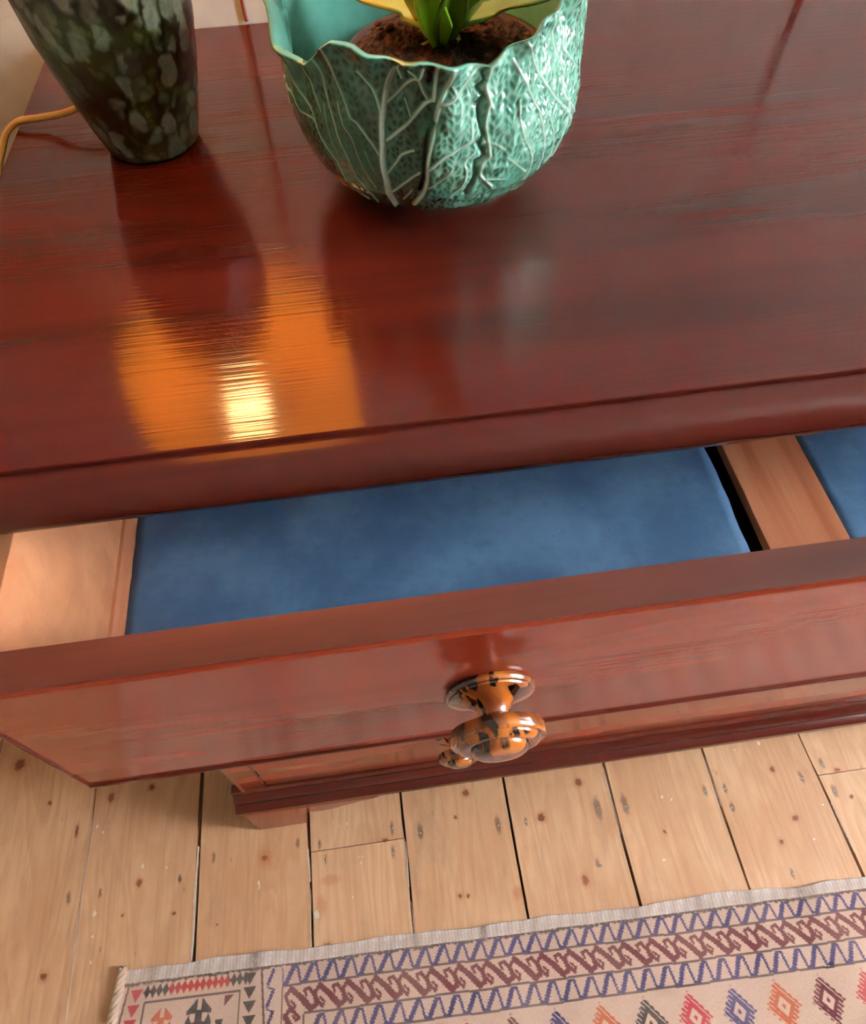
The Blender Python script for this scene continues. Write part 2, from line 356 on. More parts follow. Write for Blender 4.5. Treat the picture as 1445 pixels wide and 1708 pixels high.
# ------------------------------------------------------------ chest of drawers
T = .94; XL, XR = -.332, 1.123; BL, BR = -.290, 1.081; XC = .3955
CH_ = thing('chest_of_drawers', 'long polished red-brown mahogany chest with its top drawer pulled open', 'chest of drawers', (XC, .63, 0))
def part(name, me, mat, parent=None, **k): return mobj(name, me, mat, parent or CH_, **k)
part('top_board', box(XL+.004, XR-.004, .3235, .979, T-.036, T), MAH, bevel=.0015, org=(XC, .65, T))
nose = [(.3235, T-.0045)]
for k in range(15):
    a = math.radians(92+k*176/14); nose.append((.3175+.0235*math.cos(a), T-.0235+.0185*math.sin(a)))
nose += [(.3235, T-.0435)]
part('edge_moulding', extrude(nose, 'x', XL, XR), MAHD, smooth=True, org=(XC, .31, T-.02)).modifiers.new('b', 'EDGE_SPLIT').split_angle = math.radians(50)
part('fillet_strip', box(BL-.012, BR+.012, .3135, .345, T-.052, T-.0440), CASE, bevel=.002)
part('side_panel', box(BL, BL+.0065, .317, .972, .145, T-.052), CASE, bevel=.001)
part('side_panel', box(BR-.0065, BR, .317, .972, .145, T-.052), CASE, bevel=.001)
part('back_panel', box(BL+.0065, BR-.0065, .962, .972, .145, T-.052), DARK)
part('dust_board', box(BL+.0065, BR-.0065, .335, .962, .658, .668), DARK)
part('frame_rail', box(BL+.0065, BR-.0065, .3165, .335, .652, .672), MAHF, bevel=.001)
for xa, xb in ((BL+.0065, BL+.040), (BR-.040, BR-.0065)): part('corner_stile', box(xa, xb, .3165, .34, .150, .652), MAHF, bevel=.0015)
part('frame_rail', box(BL+.04, BR-.04, .3165, .335, .150, .166), MAHF, bevel=.001)
part('frame_rail', box(BL+.04, BR-.04, .3165, .335, .402, .418), MAHF, bevel=.001)
# plinth: moulding and bracket feet
mo = [(.330, .150), (.318, .150), (.315, .146), (.3145, .140), (.309, .136), (.3045, .130), (.304, .124), (.2965, .1215), (.2925, .118), (.2915, .110), (.2935, .1055), (.330, .1055)]
part('plinth_moulding', extrude(mo, 'x', BL-.022+.006, BR+.016), MAHD, smooth=True).modifiers.new('b', 'EDGE_SPLIT').split_angle = math.radians(35)
for s in (-1, 1):
    xo = XC+s*(XC-BL)
    pr = [(xo+s*.016, .120), (xo+s*.014, .1055), (xo, .1055), (xo-s*.01, .15), (xo+s*.004, .146), (xo+s*.010, .132)]
    part('plinth_moulding', extrude(pr, 'y', .3305, .972), MAHD)
def foot(s):
    x = lambda d: XC+s*(XC-BL+.006-d)
    pf = [(x(0), 0), (x(0), .1055), (x(.215), .1055), (x(.205), .0975), (x(.185), .094), (x(.165), .084), (x(.142), .073), (x(.118), .068), (x(.100), .072), (x(.088), .067), (x(.084), .055), (x(.083), 0)]
    part('bracket_foot', extrude(pf, 'y', .2915, .313), MAHF, bevel=.001)
    ps = [(.3135, 0), (.3135, .1055), (.50, .1055), (.47, .09), (.42, .07), (.395, .06), (.393, 0)]
    xx = sorted((x(0), x(.02))); part('bracket_foot', extrude(ps, 'x', *xx), CASE)
    pb = [(.88, 0), (.972, 0), (.972, .1055), (.80, .1055), (.86, .08)]
    part('back_foot', extrude(pb, 'x', *xx), CASE)
foot(-1); foot(1)

# knobs (turned, axis towards the viewer)
def knob_prof(s=1.):
    p = [(.0335, 0), (.0345, .0015), (.0347, .0035), (.0335, .0055), (.0318, .0060), (.0314, .0074), (.0290, .0086), (.022, .0108), (.0155, .0140), (.0122, .0180), (.0118, .0215), (.0145, .0250), (.021, .0275), (.0300, .0288), (.0340, .0300), (.0350, .0318), (.0350, .0388), (.0338, .0404), (.0308, .0400), (.0304, .0416), (.0290, .0436), (.0262, .0446), (.0222, .0444), (.0208, .0434), (.0204, .0456), (.0188, .0486), (.0160, .0502), (.009, .0512), (.003, .0514)]
    return [(r*s, z*s) for r, z in p]
def knob(parent, x, y, z, s=1., org=None):
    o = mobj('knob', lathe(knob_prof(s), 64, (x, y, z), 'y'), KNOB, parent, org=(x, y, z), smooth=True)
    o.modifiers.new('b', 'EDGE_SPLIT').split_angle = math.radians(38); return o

# closed drawers below
for z0, z1, zk in ((.168, .400, .283), (.420, .650, .535)):
    d = part('drawer', box(BL+.0415, BR-.0415, .3155, .336, z0, z1), MAHF, org=(XC, .3155, z0), bevel=.0008)
    b = .0028; xa, xb = BL+.0415, BR-.0415
    mobj('cock_bead', join([box(xa, xb, .3135, .3155, z0, z0+b), box(xa, xb, .3135, .3155, z1-b, z1), box(xa, xa+b, .3135, .3155, z0+b, z1-b), box(xb-b, xb, .3135, .3155, z0+b, z1-b)]), MAHD, d)
    for xk in (.047, XC*2-.047-.045): knob(d, xk, .3155, zk, .86)

# open top drawer, sagging a degree
OX, OY, OZ = XC, .193, .6835
HW = .678; FH = .2065
fr = [(OY, OZ+.003), (OY, OZ+FH-.004), (OY+.0015, OZ+FH-.0015), (OY+.004, OZ+FH), (OY+.0285, OZ+FH), (OY+.0295, OZ+FH-.002), (OY+.0295, OZ), (OY+.003, OZ)]
def front_mat():
    global MAHF
    return MAHF
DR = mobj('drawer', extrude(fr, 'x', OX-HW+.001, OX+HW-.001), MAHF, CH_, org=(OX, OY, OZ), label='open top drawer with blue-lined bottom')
DR.modifiers.new('b', 'BEVEL').width = .0008
dp = lambda name, me, mat, **k: mobj(name, me, mat, DR, **k)
xa, xb = OX-HW, OX+HW; b = .0034
dp('cock_bead', join([box(xa, xb, OY-.0022, OY+.006, OZ-.0012, OZ+b), box(xa, xa+b*.7, OY-.0016, OY+.006, OZ+b, OZ+FH-.004), box(xb-b*.7, xb, OY-.0016, OY+.006, OZ+b, OZ+FH-.004)]), MAHD, bevel=.001)
dp('top_edge', box(xa+.0005, xb-.0005, OY+.0016, OY+.0293, OZ+FH, OZ+FH+.0012), MAHR, bevel=.0006)
DY1 = OY+.47
dp('side', box(xa+.0002, xa+.0125, OY+.0295, DY1, OZ+.004, OZ+FH-.010), INNER, bevel=.0008)
dp('side', box(xb-.0125, xb-.0002, OY+.0295, DY1, OZ+.004, OZ+FH-.010), INNER, bevel=.0008)
dp('back', box(xa+.0125, xb-.0125, DY1-.012, DY1, OZ+.018, OZ+FH-.03), INNER)
zb = OZ+.0145
for s in (-1, 1):
    xs = OX+s*(HW-.0125)
    q = [(xs, zb+.0155), (xs-s*.003, zb+.0150), (xs-s*.006, zb+.011), (xs-s*.0078, zb+.005), (xs-s*.0086, zb-.004), (xs, zb-.004)]
    dp('drawer_slip', extrude(q, 'y', OY+.0295, DY1-.012), SLIP)
def panel(x0, x1, y0, y1, z, wob, seed, name='bottom_panel'):
    "thin lined board with a slightly rough sheet on it"
    r = random.Random(seed); nx, ny = 60, 24; vs, fs = [], []
    for j in range(ny+1):
        for i in range(nx+1):
            x = x0+(x1-x0)*i/nx; y = y0+(y1-y0)*j/ny
            e = wob*(.5*math.sin(y*48+seed)+.35*math.sin(y*131+seed*2)) if (i in (0, nx)) else 0
            vs.append((x+e, y, z+.0005*math.sin(x*31+seed)*math.sin(y*27)))
    for j in range(ny):
        for i in range(nx): fs.append((j*(nx+1)+i, j*(nx+1)+i+1, (j+1)*(nx+1)+i+1, (j+1)*(nx+1)+i))
    me = mesh('panel', vs, fs); o = dp(name, me, BLUE, smooth=True, label='blue paper lined drawer bottom')
    o.modifiers.new('s', 'SOLIDIFY').thickness = .006; o.modifiers['s'].offset = -1
    return o
gx0, gx1, mx1 = .3372, .3550, .4362
panel(xa+.0205, gx0, OY+.0297, DY1-.0125, zb, .0016, 1)
panel(mx1+.0012, xb-.0205, OY+.0297, DY1-.0125, zb-.0006, .0006, 2)
dp('muntin', box(gx1, mx1, OY+.0296, DY1-.0122, zb-.010, zb+.0022), MUNT, bevel=.0008)
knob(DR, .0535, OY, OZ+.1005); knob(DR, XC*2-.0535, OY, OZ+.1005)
DR.rotation_euler = (.0171, 0, 0)

# ------------------------------------------------------------ table lamp
LX, LY = -.187, .7265
LAMP = thing('table_lamp', 'dark green speckled ceramic lamp with amber drum shade on the chest', 'lamp', (LX, LY, T))
def vase_mat():
    m = NT('speckled_green_glaze'); v = m.objc()
    w = m.add('ShaderNodeTexNoise'); m.set(w.inputs['Vector'], v); w.inputs['Scale'].default_value = 60
    q = m.vmath('ADD', m.scaled(v, (1, 1, .62)), m.scaled(m.vmath('SUBTRACT', w.outputs[1], (.5, .5, .5)), (.013, .013, .013)))
    V = m.voro(q, 60, rnd=1.); V2 = m.voro(m.vmath('ADD', q, (2, 3, 4)), 105)
    n1 = m.noise(v, 18, 3); n2 = m.noise(v, 130, 4, .7)
    sx = m.add('ShaderNodeSeparateColor'); m.t.links.new(V.outputs[1], sx.inputs[0])
    s1 = m.math('MULTIPLY', m.map(m.math('ADD', V.outputs[0], m.math('MULTIPLY', n2, .22)), .44, .68, 1, 0, True), m.map(sx.outputs[0], .1, .7, .25, .9))
    s2 = m.math('MULTIPLY', m.map(V2.outputs[0], .25, .5, 1, 0, True), m.map(n1, .4, .6, .1, .6))
    base = m.mix(m.map(n1, .4, .65, 0, 1, True), srgb(16, 20, 12), srgb(46, 62, 26))
    col = m.mix(s2, base, srgb(88, 108, 62)); pale = m.mix(m.map(n1, .35, .65), srgb(118, 122, 98), srgb(126, 150, 140))
    col = m.mix(m.math('MULTIPLY', s1, m.map(n2, .35, .6, .6, 1)), col, pale)
    m.bump(s1, .25, .002)
    return m.p(Base_Color=col, Roughness=.32, Coat_Weight=.25, Coat_Roughness=.15)
vp = [(.040, 0), (.0425, .002), (.0445, .006), (.0500, .024), (.0565, .048), (.0625, .072), (.0665, .094), (.0680, .099), (.0690, .106), (.0725, .135), (.0735, .160), (.0715, .190), (.066, .218), (.056, .242), (.044, .258), (.034, .266), (.030, .270), (.0305, .276), (.026, .279)]
mobj('lamp_base', lathe(vp, 64, (LX, LY, T)), vase_mat(), LAMP, smooth=True)
mobj('lamp_neck', lathe([(.013, .279), (.013, .292), (.019, .294), (.019, .330), (.015, .334)], 24, (LX, LY, T)), BRASS, LAMP, smooth=True)
EM = NT('lit_bulb').p(Base_Color=(1, .9, .7, 1), Emission_Color=(1, .62, .22, 1), Emission_Strength=30.)
mobj('bulb', lathe([(.013, .334), (.015, .342), (.023, .360), (.0255, .390), (.0255, .415), (.020, .436), (.010, .446), (.003, .448)], 24, (LX, LY, T)), EM, LAMP, smooth=True)
def shade_mat():
    m = NT('amber_shade'); v = m.objc(); a = m.noise(m.scaled(v, (1, 1, 1)), 220, 2)
    m.p(Base_Color=m.mix(m.map(a, .3, .7), srgb(220, 130, 40), srgb(232, 150, 60)), Roughness=.8, Emission_Color=(1, .44, .05, 1), Emission_Strength=2.9)
    tr = m.add('ShaderNodeBsdfTranslucent'); tr.inputs[0].default_value = (.9, .42, .1, 1)
    mx = m.add('ShaderNodeMixShader'); mx.inputs[0].default_value = .4
    m.t.links.new(m.b.outputs[0], mx.inputs[1]); m.t.links.new(tr.outputs[0], mx.inputs[2])
    m.t.links.new(mx.outputs[0], m.n['Material Output'].inputs[0]); return m.m
SZ0, SZ1, SR0, SR1 = .268, .51, .145, .148
sh = lathe([(SR0, SZ0), (SR1, SZ1), (SR1-.002, SZ1), (SR0-.002, SZ0), (SR0, SZ0)], 64, (LX+.009, LY, T), cap=False)
mobj('lamp_shade', sh, shade_mat(), LAMP, smooth=True)
# spokes holding the shade
mobj('shade_ring', join([tube([(LX+.016*math.cos(a), LY+.016*math.sin(a), T+.332), (LX+.009+.1440*math.cos(a), LY+.1440*math.sin(a), T+.332)], .0012, 6) for a in (0.3, 2.4, 4.5)]), BRASS, LAMP)
gold = spline([(LX+.01, LY+.042, T+.024), (LX-.03, LY+.058, T+.028), (-.262, .762, T+.020), (-.300, .775, T+.010), (-.326, .778, T+.006), tuple(at(6, 240, Y=.772)), (-.372, .770, T-.07), (-.38, .79, T-.25), (-.37, .86, .40), (-.37, .92, .05), (-.45, .94, .004)], 12)
mobj('flex', tube(gold, .0033, 10), FLEX, LAMP, smooth=True, label='golden flex running over the left edge of the chest')
pl = bpy.data.lights.new('bulb_light', 'POINT'); pl.energy = 1.5; pl.color = (1, .66, .3); pl.shadow_soft_size = .03
plo = bpy.data.objects.new('bulb_light', pl); COL.objects.link(plo); plo.location = (0, 0, .39); plo.parent = LAMP

# ------------------------------------------------------------ cords on the wall
def cord(label, pts):
    me = tube(spline(pts, 8), .0021, 8); c = pts[0]
    o = mobj('cord', me, CORD, None, org=c, smooth=True); o['label'] = label; o['category'] = 'cord'; return o
cord('thin red-brown cord hanging down the wall between lamp and cabbage bowl', [(-.100, .9805, T+.0021), (-.101, .9820, T+.02), (-.103, .9822, 1.1), (-.112, .9822, 1.5), (-.13, .9822, 2.597)])
cord('thin red-brown cord down the wall right of the bowl, mirrored in the chest top', [(.597, .9805, T+.0021), (.595, .982, T+.02), (.590, .9822, 1.02), (.585, .9822, 1.045), (.588, .9822, 1.075), (.583, .9822, 1.12), (.58, .9822, 1.5), (.575, .9822, 2.597)])

# ------------------------------------------------------------ cabbage leaf bowl
BXc, BYc = .0745, .6225
BOWL = thing('planter_bowl', 'green majolica bowl moulded as overlapping cabbage leaves, holding a plant', 'bowl', (BXc, BYc, T))
prof = [(0, .052), (.003, .064), (.012, .0815), (.025, .0955), (.042, .1065), (.064, .1135), (.090, .1165), (.120, .1175), (.155, .1165)]
PZ = [p[0] for p in prof]; PR = [p[1] for p in prof]
rim_d = np.array([-180, -172, -165, -158, -150, -143, -135, -128, -122, -117, -110, -100, -92, -83, -78, -71, -62, -54, -44, -25, -5, 15, 35, 55, 75, 95, 115, 135, 150, 165, 180.])
rim_z = np.array([.165, .170, .158, .137, .130, .134, .148, .157, .154, .150, .147, .149, .146, .142, .141, .149, .156, .159, .162, .170, .160, .150, .158, .148, .142, .152, .144, .158, .166, .150, .165])-.004
def seg_d0(U, V, ax, ay, bx, by):
    dx, dy = bx-ax, by-ay; t = np.clip(((U-ax)*dx+(V-ay)*dy)/(dx*dx+dy*dy+1e-12), 0, 1)
    return np.hypot(U-ax-t*dx, V-ay-t*dy)
def build_bowl():
    NT_, NH = 1000, 200
    th = np.linspace(-180, 180, NT_, endpoint=False); s = np.linspace(0, 1, NH)
    A, Sg = np.meshgrid(th, s)
    rz = np.interp(A, rim_d, rim_z)
    Z = Sg*rz
    R = np.interp(Z, PZ, PR)
    # leaves: centre angle at the foot, lean with height, half width (deg), priority = list order (last on top)
    leaves = [(-20, 8, 44), (150, 0, 50), (95, 0, 48), (35, 0, 46), (-62, 10, 40), (-168, -8, 44), (-92, 2, 26), (-135, -6, 40), (-112, 4, 17)]
    def arc(a): return np.abs(((a+180) % 360)-180)
    hgt = np.zeros_like(A); vein = np.zeros_like(A); la = np.full_like(A, -1); edge = np.zeros_like(A)
    for k, (c, lean, w) in enumerate(leaves):
        d = ((A-(c+lean*Sg)+180) % 360)-180
        ww = w*(.30+.78*np.sin(np.clip(Sg*1.15, 0, 1)*np.pi/2)**.8)*(1+.035*np.sin(Z*260+k*2)+.02*np.sin(Z*610+k))
        t = d/ww; m = np.abs(t) < 1
        la[m] = k
        roll = np.clip((1-np.abs(t))/.07, 0, 1)
        hk = .0012*np.sin(np.clip(roll, 0, 1)*np.pi/2)+.0012*(1-np.abs(t))**.5*0
        rib = np.exp(-((d*R*np.pi/180)/.0015)**2)*(1-.5*Sg)
        sv = np.zeros_like(A)
        x = np.abs(d)*np.pi/180*R; sgn = np.sign(d)
        for q in range(9):
            z0 = -.012+q*.0165+(.006*(sgn > 0)); zc = z0+x*(1.65-.05*q)+2.2*x*x*4
            dist = np.abs(Z-zc)/np.sqrt(1+(1.65+17*x)**2)
            sv = np.maximum(sv, np.exp(-(dist/.0011)**2)*(1-.3*np.abs(t)))
        # radiating ribs from the foot
        for q in (-.62, -.34, .34, .62):
            dist = np.abs(d-q*ww*(.35+.65*Sg))*R*np.pi/180; sv = np.maximum(sv, .9*np.exp(-(dist/.0011)**2))
        v = np.maximum(rib*1.1, sv*.85); v = np.maximum(v, .9*np.exp(-((1-np.abs(t))*ww*np.pi/180*R/.0013)**2))
        for arr, val in ((hgt, hk), (vein, v), (edge, np.exp(-((1-np.abs(t))*ww*np.pi/180*R/.003)**2))): arr[m] = val[m]
    # the ribs the photograph shows, measured back onto the bowl's wall
    def hit(px, py):
        d = RC.T @ np.array([(px-722.5)/F_PX, (py-854)/F_PX, 1.]); d /= np.linalg.norm(d)
        t = np.linspace(.3, 1.3, 2001); P = np.array([0, 0, CH])+t[:, None]*d
        zz = P[:, 2]-T; rr = np.hypot(P[:, 0]-BXc, P[:, 1]-BYc); g = rr-np.interp(zz, PZ, PR); g[(zz < 0) | (zz > .17)] = 9
        k = np.where(g < 0)[0]; k = k[0] if len(k) else int(np.argmin(g))
        return math.degrees(math.atan2(P[k, 1]-BYc, P[k, 0]-BXc)), max(0., zz[k])
    def pts(ox, oy, sc, lst): return [hit(ox+x/sc, oy+y/sc) for x, y in lst]
    a1, a2, a3, a4, a5, a6 = (450, 0, 7.225), (450, 160, 7.225), (620, 60, 8.03), (620, 200, 8.03), (780, 0, 7.225), (770, 160, 7.225)
    tr = []
    for o_, w_, k_, l in (
        (a1, .0013, .8, [(750, 500), (790, 700), (820, 880), (900, 1130), (985, 1400), (1070, 1490), (1170, 1630), (1270, 1770), (1320, 1860)]),
        (a2, .0012, .8, [(560, -450), (640, -210), (690, 0), (740, 180), (800, 380), (870, 580), (960, 760), (1050, 960), (1180, 1120), (1310, 1270)]),
        (a2, .0012, .75, [(270, -390), (300, -230), (400, 0), (520, 200), (590, 420), (690, 610), (820, 790), (930, 1010), (1080, 1150), (1200, 1230)]),
        (a2, .0011, .7, [(190, -200), (300, 10), (390, 170), (500, 260), (560, 340)]),
        (a2, .0011, .7, [(840, 60), (900, 330), (990, 480), (1050, 670), (1130, 860), (1220, 1000), (1290, 1100)]),
        (a1, .0012, .7, [(1060, 860), (1170, 980), (1250, 1100), (1320, 1320), (1330, 1460)]),
        (a1, .0011, .6, [(370, 690), (420, 830), (480, 960), (560, 1180), (620, 1340)]),
        (a2, .0010, .6, [(1150, 650), (1210, 790), (1260, 900)]), (a2, .0010, .55, [(640, 100), (700, 380), (760, 560), (850, 760)]),
        (a3, .0022, 1.15, [(270, 480), (190, 680), (155, 900), (130, 1200), (135, 1380), (140, 1680), (190, 1920), (230, 2120), (330, 2270)]),
        (a3, .0016, 1., [(890, 250), (860, 520), (830, 850)]),
        (a3, .0020, 1.05, [(1140, 250), (1060, 480), (960, 740), (900, 900), (840, 1200), (800, 1420), (750, 1680), (740, 1920), (700, 2090), (570, 2250)]),
        (a3, .0014, .8, [(150, 960), (330, 800), (450, 660), (570, 560), (640, 560), (700, 400)]),
        (a3, .0014, .75, [(560, 200), (400, 360), (320, 480), (380, 600)]), (a3, .0012, .7, [(500, 440), (620, 560), (680, 720), (740, 830)]),
        (a3, .0016, .85, [(180, 1430), (420, 1250), (560, 1090), (720, 900), (810, 850)]), (a3, .0012, .75, [(440, 860), (520, 1080)]),
        (a4, .0014, .75, [(200, 740), (330, 580), (400, 480), (560, 420)]), (a4, .0015, .75, [(250, 1000), (430, 870), (640, 710)]), (a4, .0011, .6, [(420, 1080), (540, 950)]),
        (a3, .0016, .9, [(900, 900), (1080, 840), (1200, 680), (1320, 520), (1440, 400)]), (a4, .0015, .85, [(770, 660), (960, 480), (1080, 420), (1200, 340), (1330, 250), (1340, 50)]),
        (a4, .0015, .8, [(1060, 990), (1200, 860), (1260, 700), (1240, 560), (1370, 420)]), (a4, .0012, .7, [(760, 900), (1000, 740), (1080, 620)]), (a3, .0012, .7, [(1060, 620), (1130, 760), (1200, 900), (1190, 1060)]),
        (a5, .0015, .95, [(620, 430), (740, 620), (830, 820), (960, 1060), (1090, 1270), (1150, 1400)]), (a5, .0015, .95, [(540, 720), (660, 950), (730, 1120), (800, 1290), (840, 1490), (850, 1660), (820, 1880), (770, 2010)]),
        (a6, .0014, .9, [(670, 30), (660, 250), (690, 450), (760, 620), (760, 820), (690, 970)]), (a6, .0013, .9, [(970, 150), (1020, 260), (1030, 420), (1000, 650), (940, 760)]),
        (a6, .0013, .85, [(1220, 0), (1200, 180), (1150, 380), (1080, 560), (1010, 700)]), (a5, .0013, .85, [(1050, 100), (1060, 400), (1110, 640), (1150, 850), (1120, 1150), (1200, 1340)]),
        (a5, .0012, .8, [(1140, 110), (1200, 350), (1180, 600), (1250, 800), (1200, 1100)]), (a6, .0012, .7, [(500, 700), (620, 800), (700, 870)]), (a6, .0013, .8, [(0, 600), (100, 560), (180, 440)]),
        (a5, .0012, .7, [(820, 240), (800, 560), (870, 820)]), (a6, .0013, .8, [(210, 1000), (330, 980), (470, 960)]), (a6, .0014, .8, [(260, 540), (380, 560), (480, 620)]),
        (a6, .0018, 1.0, [(330, 100), (300, 200), (280, 350), (300, 500), (320, 700), (240, 800), (220, 950), (330, 1060)]), (a5, .0018, 1., [(280, 640), (250, 850), (210, 980), (240, 1150), (290, 1290)])):
        P0 = pts(*o_, l); P1 = [(q_.x, q_.y) for q_ in spline([(a_, z_, 0) for a_, z_ in P0], 3)] if len(P0) > 2 else P0
        tr.append((P1, w_, k_))
    front = (A > -176) & (A < -2)
    tv = np.zeros_like(A)
    dk = np.zeros_like(A)
    Rm = .11
    def dist_poly(P):
        D_ = np.full_like(A, 9.)
        for (x0, z0), (x1, z1) in zip(P[:-1], P[1:]):
            rl = np.interp((z0+z1)/2, PZ, PR); ax, ay, bx, by = np.radians(x0)*rl, z0, np.radians(x1)*rl, z1
            D_ = np.minimum(D_, seg_d0(np.radians(A)*rl, Z, ax, ay, bx, by))
        return D_
    for P, w_, k_ in tr: tv = np.maximum(tv, min(1.1, k_*1.15)*np.exp(-(dist_poly(P)/(w_*.85))**2))
    for P, w_ in ((pts(*a6, [(250, 20), (200, 150), (220, 270), (230, 360), (260, 480), (180, 560), (220, 620), (260, 710), (150, 790), (150, 950), (120, 1030), (30, 1150)]), .0017), (pts(*a5, [(260, 700), (170, 870), (200, 960), (110, 1060), (200, 1170), (100, 1260)]), .0013), (pts(*a4, [(830, 40), (760, 200), (720, 420), (700, 640), (690, 800), (640, 960)]), .0014), (pts(*a3, [(810, 290), (790, 430), (790, 600)]), .0016)):
        dk = np.maximum(dk, np.exp(-(dist_poly(P)/w_)**2))
    # the panel between the two pale ribs slopes back towards its left
    gA = np.interp(Z, *zip(*sorted([(z, a_) for a_, z in tr[9][0]]))); hA = np.interp(Z, *zip(*sorted([(z, a_) for a_, z in tr[11][0]])))
    q = np.clip((A-gA)/np.maximum(hA-gA, 2), 0, 1); inp = (A > gA) & (A < hA)
    panel_h = np.where(inp, -.0045*(1-q), 0)*np.clip(Z/.012, 0, 1)
    right_step = .0015*((A > hA) & (A < 5))*np.clip((A-hA)/1.5, 0, 1)*np.clip((5-A)/6, 0, 1)
    blend = np.clip((A+178)/5, 0, 1)*np.clip((-2-A)/6, 0, 1)
    vein = vein*(1-blend)*.9+tv*blend; hgt = hgt*(1-blend)+(panel_h+right_step)*blend
    # net of small cells between the veins
    cs = .0047; U = A*np.pi/180*.11; gx = U/cs; gy = Z/cs*.8+.35*np.sin(A*.9)
    ncx = int(round(2*np.pi*.11/cs)); ncy = 60; jx = rng.rand(ncx, ncy)*.85; jy = rng.rand(ncx, ncy)*.85
    gx = (A+180)/360*ncx; ix = np.floor(gx).astype(int); iy = np.floor(gy).astype(int)
    f1 = np.full_like(A, 9.); f2 = np.full_like(A, 9.)
    for dx in (-1, 0, 1):
        for dy in (-1, 0, 1):
            cx, cy = ix+dx, iy+dy
            px = cx+jx[cx % ncx, np.clip(cy, 0, ncy-1)]; py = cy+jy[cx % ncx, np.clip(cy, 0, ncy-1)]
            d = np.hypot(gx-px, gy-py); n2 = np.minimum(f2, np.maximum(f1, d)); f1 = np.minimum(f1, d); f2 = n2
    cell = np.exp(-((f2-f1)/.35)**2); pit = np.exp(-(f1/.34)**2)
    fade = np.clip(Sg*7, 0, 1)*np.clip((1-Sg)*30, 0, 1)
    wv = .5+.5*np.sin(A*.21+Z*55+1.5)*np.sin(Z*70-A*.13); mot = np.where(A < hA, .38+.12*wv, np.clip((A-hA)/3, .6, 1))*blend+(1-blend)*.6  # left side painted darker, for the shade away from the window
    v = np.maximum(vein*(.75+.25*wv), mot*(.34+cell*.16-.34*pit*(.35+.65*wv))*np.clip(Sg*2.2, 0.3, 1))*(1-.9*dk*blend)
    v = np.maximum(v, .95*np.exp(-(Z/.0042)**2)*(A > -95))
    crink = .0016*np.sin(A*.33+Z*90)*np.sin(Z*75+A*.11)*Sg
    ruff = .004*np.sin(A*.19+1)*Sg**4+.0025*np.sin(A*.47)*Sg**5
    lump = .00038*(np.sin(A*.83+Z*210)*np.sin(Z*400-A*.6)+.8*np.sin(A*1.15-Z*290+2)*np.sin(Z*260+1))*fade*(.5+.5*np.clip((A+120)/40, 0, 1))
    lump += (.004*np.exp(-((Z-.065)/.04)**2)-.005*np.clip((Z-.09)/.06, 0, 1))*np.clip((A+78)/10, 0, 1)*np.clip((-12-A)/15, 0, 1)
    D = hgt*fade+.0019*v*fade-.0022*dk*blend*fade+crink*.7+ruff+lump
    Ro = R+D+.0065*np.clip((Sg-.86)/.14, 0, 1)**2
    a = np.radians(A)
    outer = np.stack([BXc+Ro*np.cos(a), BYc+Ro*np.sin(a), T+Z], -1).reshape(-1, 3)
    co = v.reshape(-1)
    # rounded lip and inside
    ins_s = np.concatenate([[1.006, 1.004], np.linspace(.985, .10, 24)]); ins_off = np.concatenate([[.0022, .0048], np.full(24, .0062)])
    rows = []
    for ss, off in zip(ins_s, ins_off):
        z = ss*rz[0]; r = np.interp(z, PZ, PR)-off + (.0065*np.clip((min(ss, 1)-.86)/.14, 0, 1)**2) + ruff[-1]*np.clip((min(ss, 1)-.5)/.5, 0, 1)**4
        rows.append(np.stack([BXc+r*np.cos(a[0]), BYc+r*np.sin(a[0]), T+z], -1))
    inner = np.concatenate(rows); cin = np.full(len(inner), .55); cin[:NT_*2] = .95
    vs = np.concatenate([outer, inner]); col = np.concatenate([co, cin]); isin = np.concatenate([np.zeros(len(co)), np.ones(len(cin))])
    nr = NH+len(ins_s)
    I = np.arange(NT_); J = (I+1) % NT_; fs = []
    for r in range(nr-1): fs.append(np.stack([r*NT_+I, r*NT_+J, (r+1)*NT_+J, (r+1)*NT_+I], -1))
    fs = np.concatenate(fs)
    me = bpy.data.meshes.new('bowl'); me.from_pydata(vs.tolist(), [], fs.tolist()+[list(range(NT_-1, -1, -1)), [(nr-1)*NT_+k for k in range(NT_)]])
    at_ = me.attributes.new('vein', 'FLOAT', 'POINT'); at_.data.foreach_set('value', col.astype(np.float32))
    at2 = me.attributes.new('inside', 'FLOAT', 'POINT'); at2.data.foreach_set('value', isin.astype(np.float32))
    return me
def bowl_mat():
    m = NT('cabbage_majolica_glaze')
    a = m.add('ShaderNodeAttribute'); a.attribute_name = 'vein'; i = m.add('ShaderNodeAttribute'); i.attribute_name = 'inside'
    v = m.objc(); n = m.noise(v, 26, 4); n2 = m.noise(v, 9, 2)
    lo = m.mix(m.map(n2, .4, .6, 0, 1, True), srgb(22, 44, 34), srgb(62, 122, 100))
    mid = m.mix(m.map(n, .35, .65), srgb(78, 146, 122), srgb(120, 184, 160))
    f = m.map(a.outputs['Fac'], .0, .42, 0, 1); c = m.mix(f, lo, mid)
    c = m.mix(m.map(a.outputs['Fac'], .35, .85), c, srgb(190, 222, 204))
    ins = m.mix(m.map(n, .3, .7), srgb(84, 160, 146), srgb(112, 184, 168))
    c = m.mix(i.outputs['Fac'], c, ins)
    m.bump(m.noise(v, 120, 3), .12, .001)
    return m.p(Base_Color=c, Roughness=.16, Coat_Weight=.8, Coat_Roughness=.06)
mobj('bowl', build_bowl(), bowl_mat(), BOWL, smooth=True)
